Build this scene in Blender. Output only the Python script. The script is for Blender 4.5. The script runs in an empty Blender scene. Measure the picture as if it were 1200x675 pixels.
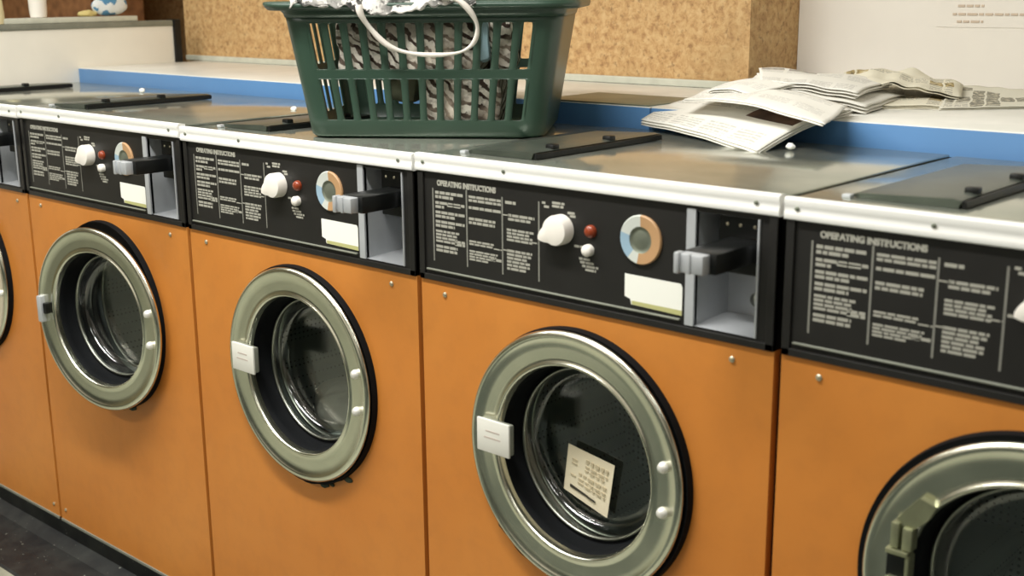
import bpy, bmesh, math, random
from mathutils import Vector, Matrix, noise
random.seed(7)
PI = math.pi
SC = bpy.context.scene
COL = SC.collection
W = 0.68          # pitch of the machines along the row
ZT = 1.13         # height of the machine tops above the floor
HB = 1.048        # cabinet height
DEP = 0.53        # cabinet depth

# ------------------------------------------------------------------ helpers
def tag(o, label=None, cat=None, group=None, kind=None):
    if label: o['label'] = label
    if cat: o['category'] = cat
    if group: o['group'] = group
    if kind: o['kind'] = kind
    return o

def empty(name, loc, rz=0.0):
    o = bpy.data.objects.new(name, None)
    o.empty_display_size = 0.05
    o.location = loc
    o.rotation_euler = (0, 0, rz)
    COL.objects.link(o)
    return o

def obj(name, bm, m, parent=None, smooth=None, loc=None):
    me = bpy.data.meshes.new(name)
    bmesh.ops.recalc_face_normals(bm, faces=bm.faces) if smooth != 'keep' else None
    bm.to_mesh(me)
    bm.free()
    for x in (m if isinstance(m, (list, tuple)) else [m]):
        me.materials.append(x)
    o = bpy.data.objects.new(name, me)
    COL.objects.link(o)
    if parent: o.parent = parent
    if loc: o.location = loc
    if smooth:
        for p in me.polygons: p.use_smooth = True
        if smooth != 'all' and smooth != 'keep':
            md = o.modifiers.new('es', 'EDGE_SPLIT')
            md.split_angle = math.radians(smooth if isinstance(smooth, (int, float)) and smooth is not True else 35)
    return o

def box(bm, x0, x1, y0, y1, z0, z1, bev=0.0, mi=0, M=None, seg=2):
    vs = [bm.verts.new((x, y, z)) for x in (x0, x1) for y in (y0, y1) for z in (z0, z1)]
    q = [(0, 1, 3, 2), (4, 6, 7, 5), (0, 4, 5, 1), (2, 3, 7, 6), (0, 2, 6, 4), (1, 5, 7, 3)]
    fs = [bm.faces.new([vs[i] for i in f]) for f in q]
    for f in fs: f.material_index = mi
    geo = list(vs)
    if bev > 0:
        ed = list({e for f in fs for e in f.edges})
        r = bmesh.ops.bevel(bm, geom=ed, offset=bev, segments=seg, affect='EDGES', profile=0.5)
        geo = list({v for f in r['faces'] for v in f.verts} | {v for v in vs if v.is_valid})
        for f in r['faces']: f.material_index = mi
    if M is not None:
        bmesh.ops.transform(bm, matrix=M, verts=[v for v in geo if v.is_valid])
    return geo

def lathe(bm, prof, c, n=64, axis='y', mi=0, close=False, M=None):
    """prof: (radius, offset along axis); axis y -> revolved round a line parallel to Y through c."""
    rings = []
    for r, h in prof:
        ring = []
        for i in range(n):
            a = 2 * PI * i / n
            rr = r(a) if callable(r) else r
            if axis == 'y': p = Vector((c[0] + rr * math.cos(a), c[1] + h, c[2] + rr * math.sin(a)))
            elif axis == 'z': p = Vector((c[0] + rr * math.cos(a), c[1] + rr * math.sin(a), c[2] + h))
            else: p = Vector((c[0] + h, c[1] + rr * math.cos(a), c[2] + rr * math.sin(a)))
            if M is not None: p = M @ p
            ring.append(bm.verts.new(p))
        rings.append(ring)
    pairs = list(zip(rings, rings[1:]))
    if close == 'loop': pairs.append((rings[-1], rings[0]))
    for a, b in pairs:
        for i in range(n):
            f = bm.faces.new([a[i], a[(i + 1) % n], b[(i + 1) % n], b[i]])
            f.material_index = mi
    if close in (True, 'end'):
        f = bm.faces.new(rings[-1]); f.material_index = mi
    if close == True:
        f = bm.faces.new(rings[0]); f.material_index = mi
    return rings

def tube(bm, pts, rad, n=8, mi=0, caps=True):
    pts = [Vector(p) for p in pts]
    rings = []
    up = Vector((0, 0, 1))
    prev = None
    for i, p in enumerate(pts):
        t = (pts[min(i + 1, len(pts) - 1)] - pts[max(i - 1, 0)]).normalized()
        if prev is None:
            a = t.cross(up)
            if a.length < 0.01: a = t.cross(Vector((1, 0, 0)))
            a.normalize()
        else:
            a = (prev - t * prev.dot(t)).normalized()
        prev = a
        b = t.cross(a)
        r = rad[i] if isinstance(rad, (list, tuple)) else rad
        rings.append([bm.verts.new(p + a * r * math.cos(2 * PI * k / n) + b * r * math.sin(2 * PI * k / n)) for k in range(n)])
    for A, B in zip(rings, rings[1:]):
        for k in range(n):
            f = bm.faces.new([A[k], A[(k + 1) % n], B[(k + 1) % n], B[k]]); f.material_index = mi
    if caps:
        bm.faces.new(rings[0]).material_index = mi
        bm.faces.new(rings[-1]).material_index = mi

def spline(pts, n=8):
    pts = [Vector(p) for p in pts]
    out = []
    P = [pts[0]] + pts + [pts[-1]]
    for i in range(1, len(P) - 2):
        for k in range(n):
            t = k / n
            a, b, c, d = P[i - 1], P[i], P[i + 1], P[i + 2]
            out.append(0.5 * ((2 * b) + (c - a) * t + (2 * a - 5 * b + 4 * c - d) * t * t + (3 * b - a - 3 * c + d) * t ** 3))
    out.append(pts[-1])
    return out

# ------------------------------------------------------------------ materials
def s2l(c):
    return tuple(((v / 255) / 12.92 if v / 255 <= 0.04045 else ((v / 255 + 0.055) / 1.055) ** 2.4) for v in c)

class NM:
    def __init__(s, name):
        s.m = bpy.data.materials.new(name); s.m.use_nodes = True
        s.n = s.m.node_tree.nodes; s.l = s.m.node_tree.links
        s.b = s.n['Principled BSDF']
    def node(s, t, **kw):
        x = s.n.new(t)
        for k, v in kw.items():
            if k in x.inputs: x.inputs[k].default_value = v
            else: setattr(x, k, v)
        return x
    def val(s, k, v):
        if isinstance(v, bpy.types.NodeSocket): s.l.new(v, s.b.inputs[k])
        else: s.b.inputs[k].default_value = v
    def math(s, op, a, b=None, c=None, clamp=False):
        x = s.n.new('ShaderNodeMath'); x.operation = op; x.use_clamp = clamp
        for i, v in enumerate((a, b, c)):
            if v is None: continue
            if isinstance(v, bpy.types.NodeSocket): s.l.new(v, x.inputs[i])
            else: x.inputs[i].default_value = v
        return x.outputs[0]
    def mix(s, f, a, b, bt='MIX'):
        x = s.n.new('ShaderNodeMix'); x.data_type = 'RGBA'; x.blend_type = bt
        for sk, v in ((x.inputs[0], f), (x.inputs[6], a), (x.inputs[7], b)):
            if isinstance(v, bpy.types.NodeSocket): s.l.new(v, sk)
            else: sk.default_value = v if not isinstance(v, (tuple, list)) or len(v) == 4 else (*v, 1)
        return x.outputs[2]
    def coord(s, k='Object', scale=(1, 1, 1), rot=(0, 0, 0)):
        t = s.n.new('ShaderNodeTexCoord'); mp = s.n.new('ShaderNodeMapping')
        mp.inputs['Scale'].default_value = scale; mp.inputs['Rotation'].default_value = rot
        s.l.new(t.outputs[k], mp.inputs[0]); return mp.outputs[0]
    def noise(s, vec, scale, detail=3, rough=0.5, dist=0.0):
        x = s.n.new('ShaderNodeTexNoise'); s.l.new(vec, x.inputs['Vector'])
        x.inputs['Scale'].default_value = scale; x.inputs['Detail'].default_value = detail
        x.inputs['Roughness'].default_value = rough; x.inputs['Distortion'].default_value = dist
        return x.outputs['Fac']
    def ramp(s, f, stops):
        x = s.n.new('ShaderNodeValToRGB'); s.l.new(f, x.inputs[0])
        el = x.color_ramp.elements
        while len(el) < len(stops): el.new(0.5)
        for e, (p, c) in zip(el, stops):
            e.position = p; e.color = (*c, 1) if len(c) == 3 else c
        return x.outputs[0]
    def bump(s, h, strength=0.2, dist=0.01):
        x = s.n.new('ShaderNodeBump'); s.l.new(h, x.inputs['Height'])
        x.inputs['Strength'].default_value = strength; x.inputs['Distance'].default_value = dist
        s.l.new(x.outputs[0], s.b.inputs['Normal'])

def plain(name, col, rough=0.5, metal=0.0, var=0.0, spec=0.5, nscale=30, bump=0.0):
    k = NM(name)
    c = s2l(col)
    k.val('Roughness', rough); k.val('Metallic', metal); k.val('Specular IOR Level', spec)
    if var:
        f = k.noise(k.coord(), nscale, 4)
        d = tuple(v * (1 - var) for v in c); u = tuple(min(1, v * (1 + var)) for v in c)
        k.val('Base Color', k.ramp(f, [(0.3, d), (0.7, u)]))
        if bump: k.bump(f, bump, 0.002)
    else: k.val('Base Color', (*c, 1))
    return k.m

MT = {}
def build_mats():
    # orange enamel sheet, faint mottling and grime
    k = NM('orange_enamel'); v = k.coord()
    f1 = k.noise(v, 3.0, 3, 0.5); f2 = k.noise(v, 22, 4, 0.6)
    c = k.ramp(f1, [(0.3, s2l((198, 122, 50))), (0.7, s2l((208, 134, 60)))])
    c = k.mix(k.math('MULTIPLY', k.math('SUBTRACT', f2, 0.45, clamp=True), 0.5), c, s2l((148, 92, 48)))
    k.val('Base Color', c); k.val('Roughness', 0.42); k.val('Specular IOR Level', 0.35)
    MT['orange'] = k.m
    # brushed stainless top
    k = NM('brushed_steel_top'); v = k.coord('Object', (1.5, 40, 40))
    f = k.noise(v, 4, 4, 0.6); g = k.noise(k.coord(), 6, 4, 0.6)
    k.val('Metallic', 0.74); k.val('Base Color', k.ramp(g, [(0.3, s2l((164, 170, 158))), (0.75, s2l((206, 206, 192)))]))
    k.val('Roughness', k.math('ADD', k.math('MULTIPLY', f, 0.08), k.math('MULTIPLY', g, 0.22)))
    k.bump(f, 0.04, 0.001)
    MT['steel_top'] = k.m
    k = NM('aluminium_trim'); v = k.coord('Object', (2, 60, 60)); f = k.noise(v, 5, 3)
    k.val('Metallic', 0.12); k.val('Base Color', (*s2l((252, 251, 246)), 1)); k.val('Roughness', k.math('ADD', k.math('MULTIPLY', f, 0.15), 0.28))
    MT['alu'] = k.m
    k = NM('door_steel'); f = k.noise(k.coord(), 9, 3)
    k.val('Metallic', 1.0); k.val('Base Color', k.ramp(f, [(0.3, s2l((208, 208, 192))), (0.7, s2l((232, 230, 212)))]))
    k.val('Roughness', k.math('ADD', k.math('MULTIPLY', f, 0.10), 0.17))
    MT['ring'] = k.m
    MT['chrome'] = plain('polished_chrome', (225, 225, 215), 0.10, 1.0)
    MT['lip'] = plain('drum_lip_steel', (150, 152, 142), 0.34, 1.0)
    MT['coin_steel'] = plain('satin_coin_box_steel', (194, 197, 200), 0.42, 0.35, 0.08, nscale=12)
    MT['black_panel'] = plain('black_control_panel', (34, 33, 31), 0.42, 0, 0.12, 0.35, 12)
    MT['black'] = plain('black_rubber', (13, 15, 17), 0.75, 0, 0.2, 0.15, 20)
    MT['black_plastic'] = plain('black_plastic', (13, 15, 15), 0.35, 0, 0.1, 0.4, 20)
    MT['lid'] = plain('dark_grey_lid', (84, 90, 82), 0.34, 0.5, 0.15, 0.5, 14)
    MT['seam'] = plain('brown_gap_shade', (54, 26, 18), 0.8, 0, 0.1, 0.2)  # shade of the cabinet gaps, reddened by the orange, put into the colour
    MT['white'] = plain('white_plastic', (244, 238, 228), 0.35)
    MT['white_card'] = plain('white_card_label', (246, 246, 236), 0.6)
    MT['yellowed'] = plain('yellowed_label_edge', (190, 188, 128), 0.6)
    MT['print'] = plain('pale_grey_print', (164, 162, 150), 0.6)
    MT['print_line'] = plain('grey_print_line', (128, 127, 118), 0.6)
    MT['red'] = plain('red_lamp_lens', (140, 58, 30), 0.3)
    MT['dial_w'] = plain('dial_pale_face', (204, 208, 200), 0.5)
    MT['dial_o'] = plain('dial_tan_face', (186, 146, 104), 0.5)
    MT['dial_b'] = plain('dial_blue_face', (150, 178, 196), 0.5)
    MT['screw'] = plain('zinc_screw', (205, 196, 170), 0.35, 0.8)
    MT['drum'] = None
    k = NM('drum_steel'); v = k.n.new('ShaderNodeTexVoronoi'); k.l.new(k.coord(), v.inputs['Vector']); v.inputs['Scale'].default_value = 90
    v.inputs['Randomness'].default_value = 0.0
    h = k.math('LESS_THAN', v.outputs['Distance'], 0.24)
    k.val('Base Color', k.mix(h, s2l((146, 156, 150)), s2l((52, 58, 56)))); k.val('Metallic', 0.45); k.val('Roughness', 0.5)
    MT['drum'] = k.m
    # glass: thin clear bowl
    k = NM('door_glass')
    tr = k.node('ShaderNodeBsdfTransparent'); tr.inputs[0].default_value = (0.86, 0.90, 0.87, 1)
    gl = k.node('ShaderNodeBsdfGlossy'); gl.inputs['Roughness'].default_value = 0.12; gl.inputs[0].default_value = (1, 1, 1, 1)
    fr = k.node('ShaderNodeLayerWeight'); fr.inputs[0].default_value = 0.5
    fo = k.math('ADD', k.math('MULTIPLY', k.math('POWER', fr.outputs['Facing'], 4.0), 0.9), 0.12, clamp=True)
    mx = k.node('ShaderNodeMixShader'); k.l.new(fo, mx.inputs[0]); k.l.new(tr.outputs[0], mx.inputs[1]); k.l.new(gl.outputs[0], mx.inputs[2])
    k.l.new(mx.outputs[0], k.n['Material Output'].inputs[0])
    MT['glass'] = k.m
    MT['blue'] = plain('blue_laminate', (86, 132, 182), 0.42, 0, 0.06, 0.4, 4)
    k = NM('pale_worktop'); f = k.noise(k.coord(), 8, 4, 0.6)
    k.val('Base Color', k.ramp(f, [(0.3, s2l((222, 221, 212))), (0.7, s2l((238, 236, 228)))])); k.val('Roughness', 0.35)
    MT['worktop'] = k.m
    MT['plate'] = plain('mottled_grey', (128, 134, 118), 0.4, 0.4, 0.25, 0.5, 9)
    # chipboard
    k = NM('chipboard'); v = k.coord()
    f1 = k.noise(v, 48, 5, 0.7, 0.4); f2 = k.noise(v, 62, 3, 0.6); f3 = k.noise(v, 5, 3)
    c = k.ramp(f1, [(0.32, s2l((158, 116, 74))), (0.48, s2l((196, 156, 104))), (0.66, s2l((214, 180, 130)))])
    c = k.mix(k.math('MULTIPLY', k.math('SUBTRACT', f2, 0.56, clamp=True), 5.0, clamp=True), c, s2l((120, 84, 50)))
    c = k.mix(k.math('MULTIPLY', k.math('SUBTRACT', f3, 0.45, clamp=True), 1.6), c, s2l((170, 140, 94)))
    k.val('Base Color', c); k.val('Roughness', 0.7); k.bump(f2, 0.15, 0.002)
    MT['chip'] = k.m
    MT['chip_dark'] = plain('brown_boarding', (186, 146, 106), 0.75, 0, 0.25, 0.3, 30)
    MT['wall'] = plain('cream_wall', (236, 230, 220), 0.75, 0, 0.03, 0.3, 4)
    MT['wall_dim'] = plain('dull_green_wall', (150, 142, 112), 0.8, 0, 0.12, 0.3, 9)
    MT['brown'] = plain('brown_wall', (150, 104, 68), 0.8, 0, 0.3, 0.3, 22)
    MT['ceil'] = plain('ceiling_paint', (222, 220, 208), 0.85)
    MT['partition'] = plain('white_partition', (240, 236, 224), 0.55, 0, 0.05, 0.4, 5)
    MT['rail'] = plain('grey_rail', (132, 134, 122), 0.5, 0.1, 0.1)
    MT['board'] = plain('pale_board', (200, 200, 184), 0.5, 0, 0.08)
    k = NM('lino_floor'); v = k.coord(); f1 = k.noise(v, 7, 5, 0.6); f2 = k.noise(v, 120, 2, 0.6)
    c = k.ramp(f1, [(0.35, s2l((140, 146, 130))), (0.65, s2l((174, 177, 160)))])
    c = k.mix(k.math('GREATER_THAN', f2, 0.70), c, s2l((200, 200, 190)))
    k.val('Base Color', c); k.val('Roughness', 0.35)
    MT['floor'] = k.m
    k = NM('speckled_black_step'); v = k.coord(); f1 = k.noise(v, 14, 5, 0.6); f2 = k.noise(v, 90, 2, 0.6)
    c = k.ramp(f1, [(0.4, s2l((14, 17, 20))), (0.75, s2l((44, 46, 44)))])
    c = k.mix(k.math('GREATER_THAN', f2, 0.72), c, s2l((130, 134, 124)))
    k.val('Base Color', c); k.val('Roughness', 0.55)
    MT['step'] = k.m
    MT['basket'] = plain('green_basket_plastic', (50, 72, 59), 0.36, 0, 0.06, 0.5, 6)
    # woven diagonal stripe garment
    def stripes(name, dark, light, mid, scale, rot, thr=0.5):
        k = NM(name); v = k.coord('Object', (1, 1, 1), rot)
        w = k.node('ShaderNodeTexWave'); k.l.new(v, w.inputs[0]); w.inputs['Scale'].default_value = scale
        w.inputs['Distortion'].default_value = 3.0; w.inputs['Detail'].default_value = 2; w.inputs['Detail Scale'].default_value = 3
        f = k.noise(v, 90, 3, 0.6); g = k.noise(v, 18, 3, 0.6)
        c = k.ramp(w.outputs['Fac'], [(thr - 0.1, s2l(dark)), (thr + 0.1, s2l(light))])
        c = k.mix(k.math('MULTIPLY', k.math('SUBTRACT', g, 0.42, clamp=True), 3.0, clamp=True), c, s2l(mid))
        c = k.mix(k.math('MULTIPLY', k.math('SUBTRACT', f, 0.5, clamp=True), 2.5, clamp=True), c, s2l(dark))
        k.val('Base Color', c); k.val('Roughness', 0.9); k.val('Specular IOR Level', 0.1); k.bump(f, 0.4, 0.004)
        return k.m
    MT['plaid'] = stripes('brown_striped_knit', (62, 50, 44), (226, 220, 206), (168, 154, 136), 24, (0, 0.7, 0.3), 0.34)
    MT['spot'] = stripes('black_flecked_white_cotton', (64, 64, 62), (232, 228, 222), (200, 196, 190), 40, (0, 0.3, 0.9), 0.40)
    MT['pale_blue'] = plain('pale_blue_cotton', (160, 190, 200), 0.9)
    MT['green_grey'] = plain('olive_cotton', (104, 108, 88), 0.9, 0, 0.2)
    MT['cord'] = plain('white_cord', (226, 218, 208), 0.8)
    MT['cream_tag'] = None
    k = NM('cream_ticket')
    k.val('Base Color', (*s2l((238, 226, 196)), 1)); k.val('Roughness', 0.7); MT['cream_tag'] = k.m
    MT['ink'] = plain('faded_ink', (196, 182, 150), 0.8)
    MT['ink_dark'] = plain('dark_ink', (60, 56, 44), 0.8)
    MT['poster_ink'] = plain('faint_brown_ink', (206, 188, 168), 0.8)
    MT['brass'] = plain('dull_yellow_metal', (150, 152, 122), 0.35, 0.7, 0.15)
    MT['packet_blue'] = plain('blue_packet_print', (84, 140, 180), 0.4)
    MT['packet_white'] = plain('white_packet', (228, 232, 232), 0.4)
    MT['yellow_cloth'] = plain('yellowish_cloth', (214, 196, 130), 0.8, 0, 0.1)
    MT['cream'] = plain('cream_plastic', (226, 214, 172), 0.5)
    MT['scrap'] = plain('white_paper_scrap', (240, 240, 236), 0.7)
    MT['fluff'] = plain('grey_green_residue', (62, 70, 58), 0.9, 0, 0.3, 0.2, 60)
    MT['drum_pale'] = plain('mottled_pale', (172, 170, 160), 0.6, 0, 0.25, 0.4, 12)
    MT['drum_tan'] = plain('mottled_tan', (168, 124, 74), 0.7, 0, 0.2, 0.4, 14)

def news_mat(name, seed, cols, lines, pic=0.72, base=(240, 236, 224), tint=(70, 66, 60), dark=0.75):
    """newsprint: columns of text lines and a few picture blocks, laid out in the sheet's own UV"""
    k = NM(name)
    uv = k.n.new('ShaderNodeUVMap'); sp = k.n.new('ShaderNodeSeparateXYZ'); mpn = k.n.new('ShaderNodeTexNoise'); mpn.inputs['Scale'].default_value = 5; k.l.new(uv.outputs[0], mpn.inputs['Vector']); va = k.n.new('ShaderNodeVectorMath'); va.operation = 'MULTIPLY_ADD'; k.l.new(mpn.outputs['Color'], va.inputs[0]); va.inputs[1].default_value = (0.06, 0.06, 0); k.l.new(uv.outputs[0], va.inputs[2]); k.l.new(va.outputs[0], sp.inputs[0])
    u, v = sp.outputs[0], sp.outputs[1]
    uc = k.math('MULTIPLY', u, cols); vl = k.math('MULTIPLY', v, lines)
    fu = k.math('FRACT', uc); fv = k.math('FRACT', vl)
    colm = k.math('MULTIPLY', k.math('GREATER_THAN', fu, 0.08), k.math('LESS_THAN', fu, 0.93))
    linm = k.math('GREATER_THAN', fv, 0.45)
    cmb = k.n.new('ShaderNodeCombineXYZ')
    k.l.new(k.math('MULTIPLY', u, 90), cmb.inputs[0]); k.l.new(k.math('MULTIPLY', k.math('FLOOR', vl), 3.7), cmb.inputs[1])
    wd = k.n.new('ShaderNodeTexNoise'); k.l.new(cmb.outputs[0], wd.inputs['Vector']); wd.inputs['Scale'].default_value = 1.0
    word = k.math('GREATER_THAN', wd.outputs['Fac'], 0.42)
    cell = k.n.new('ShaderNodeCombineXYZ')
    k.l.new(k.math('FLOOR', k.math('MULTIPLY', u, cols / 2)), cell.inputs[0]); k.l.new(k.math('FLOOR', k.math('MULTIPLY', v, 4)), cell.inputs[1]); cell.inputs[2].default_value = seed
    wn = k.n.new('ShaderNodeTexWhiteNoise'); k.l.new(cell.outputs[0], wn.inputs[0])
    ispic = k.math('MULTIPLY', k.math('GREATER_THAN', wn.outputs['Value'], pic), colm)
    blank = k.math('LESS_THAN', wn.outputs['Value'], 0.22)
    mar = k.math('MULTIPLY', k.math('MULTIPLY', k.math('GREATER_THAN', u, 0.05), k.math('LESS_THAN', u, 0.95)), k.math('MULTIPLY', k.math('GREATER_THAN', v, 0.06), k.math('LESS_THAN', v, 0.94)))
    txt = k.math('MULTIPLY', k.math('MULTIPLY', colm, linm), k.math('MULTIPLY', word, k.math('SUBTRACT', 1.0, blank)))
    txt = k.math('MULTIPLY', k.math('MULTIPLY', txt, mar), dark * 0.5)
    pc = k.n.new('ShaderNodeTexNoise'); k.l.new(uv.outputs[0], pc.inputs['Vector']); pc.inputs['Scale'].default_value = 22
    ptone = k.ramp(pc.outputs['Fac'], [(0.35, s2l((52, 44, 38))), (0.5, s2l(tint)), (0.68, s2l((206, 196, 170)))])
    c = k.mix(txt, s2l(base), s2l((50, 48, 46)))
    c = k.mix(k.math('MULTIPLY', k.math('MULTIPLY', ispic, mar), dark), c, ptone)
    k.val('Base Color', c); k.val('Roughness', 0.75); k.val('Specular IOR Level', 0.2)
    return k.m

build_mats()

# ------------------------------------------------------------------ washing machine
def hole_panel(bm, x0, x1, z0, z1, cx, cz, r, y, n=64):
    """flat sheet in XZ with a round hole"""
    inner, outer = [], []
    for i in range(n):
        a = 2 * PI * i / n + PI / 4
        c, s = math.cos(a), math.sin(a)
        inner.append(bm.verts.new((cx + r * c, y, cz + r * s)))
        tx = ((x1 - cx) / c) if c > 1e-6 else (((x0 - cx) / c) if c < -1e-6 else 1e9)
        tz = ((z1 - cz) / s) if s > 1e-6 else (((z0 - cz) / s) if s < -1e-6 else 1e9)
        t = min(tx, tz)
        outer.append(bm.verts.new((cx + t * c, y, cz + t * s)))
    # exact corners
    for X in (x0, x1):
        for Z in (z0, z1):
            b = min(outer, key=lambda v: (v.co.x - X) ** 2 + (v.co.z - Z) ** 2)
            b.co.x, b.co.z = X, Z
    for i in range(n):
        bm.faces.new([inner[i], inner[(i + 1) % n], outer[(i + 1) % n], outer[i]])
    return inner

CX, CZ = 0.339, -0.443

def instruction_print(bms, lines, ox, sx, oz=0.0):
    """columns of small pale lines; every paragraph is a few ragged rows of short dashes"""
    rnd = random.Random(3)
    X = lambda x: ox + (x - 0.04) * sx
    y0 = -0.0003
    def row(xa, xb, z, h=0.0042, gap=0.0016):
        x = xa
        while x < xb - 0.002:
            w = min(rnd.uniform(0.006, 0.017), xb - x)
            a, b = X(x), X(x + w)
            bm = bms[0 if x < 0.1125 else (1 if x < 0.1895 else (2 if x < 0.2645 else 3))]
            bm.faces.new([bm.verts.new((p[0], y0, p[1] + oz)) for p in ((a, z), (b, z), (b, z - h), (a, z - h))])
            x += w + gap
    def block(xa, xb, ztop, zbot, n, last=0.6, bump=None):
        p = (ztop - zbot) / n
        for i in range(n):
            e = xb if i < n - 1 else xa + (xb - xa) * last
            if 0 < i < n - 1: e -= rnd.uniform(0, 0.012)
            row(xa, e, ztop - i * p, p * 0.68)
    c1 = (0.043, 0.109); c2 = (0.1185, 0.188); c3 = (0.199, 0.262)
    block(*c1, -0.053, -0.067, 2, 0.62); block(*c1, -0.070, -0.083, 2, 0.3); row(0.07, 0.103, -0.0725)
    block(*c1, -0.0855, -0.0985, 2, 0.66); block(*c1, -0.101, -0.114, 2, 0.66)
    block(0.043, 0.096, -0.117, -0.139, 4, 0.9); row(0.086, 0.109, -0.130); row(0.086, 0.109, -0.1345)
    block(0.043, 0.092, -0.142, -0.155, 2, 1.0)
    block(*c2, -0.053, -0.0645, 2, 1.0); block(*c2, -0.0700, -0.0765, 1, 1.0)
    block(0.1185, 0.176, -0.088, -0.1005, 2, 0.98)
    block(0.1185, 0.172, -0.125, -0.134, 2, 1.0); block(0.172, 0.191, -0.1315, -0.1345, 1, 1.0)
    block(0.1185, 0.180, -0.141, -0.159, 4, 0.7); row(0.165, 0.188, -0.148)
    block(0.197, 0.222, -0.053, -0.060, 1, 1.0)
    block(0.203, 0.257, -0.073, -0.085, 2, 0.85); row(0.192, 0.206, -0.0745, 0.002)
    block(0.200, 0.255, -0.096, -0.117, 4, 0.95); row(0.252, 0.266, -0.111, 0.002)
    block(0.200, 0.252, -0.129, -0.163, 6, 0.75); row(0.192, 0.202, -0.130, 0.002)
    # selector legends round the knob
    for (xa, xb, z) in ((0.272, 0.279, -0.046), (0.276, 0.286, -0.0515), (0.292, 0.316, -0.044), (0.292, 0.314, -0.0490), (0.322, 0.337, -0.056), (0.3265, 0.337, -0.0605), (0.335, 0.352, -0.104), (0.269, 0.275, -0.102)):
        row(xa, xb, z, 0.0036)
    for i, (a, b) in enumerate(((0.344, 0.368), (0.346, 0.374), (0.350, 0.380), (0.356, 0.376))):
        row(a, b, -0.1215 - i * 0.0052, 0.0036)
    for xl, za, zb in ((0.0375, -0.049, -0.170), (0.1135, -0.045, -0.170), (0.1905, -0.048, -0.171), (0.2655, -0.047, -0.171)):
        a, b = X(xl) - 0.0012, X(xl) + 0.0016
        bm2 = bmesh.new(); lines.append(bm2)
        bm2.faces.new([bm2.verts.new((p, y0, q + oz)) for p, q in ((a, za), (b, za), (b, zb), (a, zb))])

def text_mesh(body, size, loc, mat, parent, name, sx=1.0):
    cu = bpy.data.curves.new(name, 'FONT'); cu.body = body; cu.size = size; cu.extrude = 0.0002; cu.offset = 0.0007
    t = bpy.data.objects.new(name, cu); COL.objects.link(t)
    dg = bpy.context.evaluated_depsgraph_get()
    me = bpy.data.meshes.new_from_object(t.evaluated_get(dg))
    COL.objects.unlink(t); bpy.data.objects.remove(t)
    me.transform(Matrix.Translation(loc) @ Matrix.Rotation(PI / 2, 4, 'X') @ Matrix.Diagonal((sx, 1, 1, 1)))
    me.materials.clear(); me.materials.append(mat)
    o = bpy.data.objects.new(name, me); COL.objects.link(o); o.parent = parent
    return o

def knob_mesh(bm, c):
    """round knob with a pointer tail towards lower left, standing off the panel"""
    n = 40
    prof = []
    for i in range(n):
        a = 2 * PI * i / n
        d = abs((a - math.radians(205) + PI) % (2 * PI) - PI)
        r = 0.0228 + 0.0150 * max(0, 1 - d / 0.62) ** 1.2
        prof.append((r * math.cos(a), r * math.sin(a)))
    rings = []
    for s, y in ((1.0, 0.0), (1.0, -0.016), (0.94, -0.020), (0.55, -0.022)):
        rings.append([bm.verts.new((c[0] + p[0] * s, y, c[1] + p[1] * s)) for p in prof])
    for A, B in zip(rings, rings[1:]):
        for i in range(n): bm.faces.new([A[i], A[(i + 1) % n], B[(i + 1) % n], B[i]])
    bm.faces.new(rings[-1]); bm.faces.new(rings[0])

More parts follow.
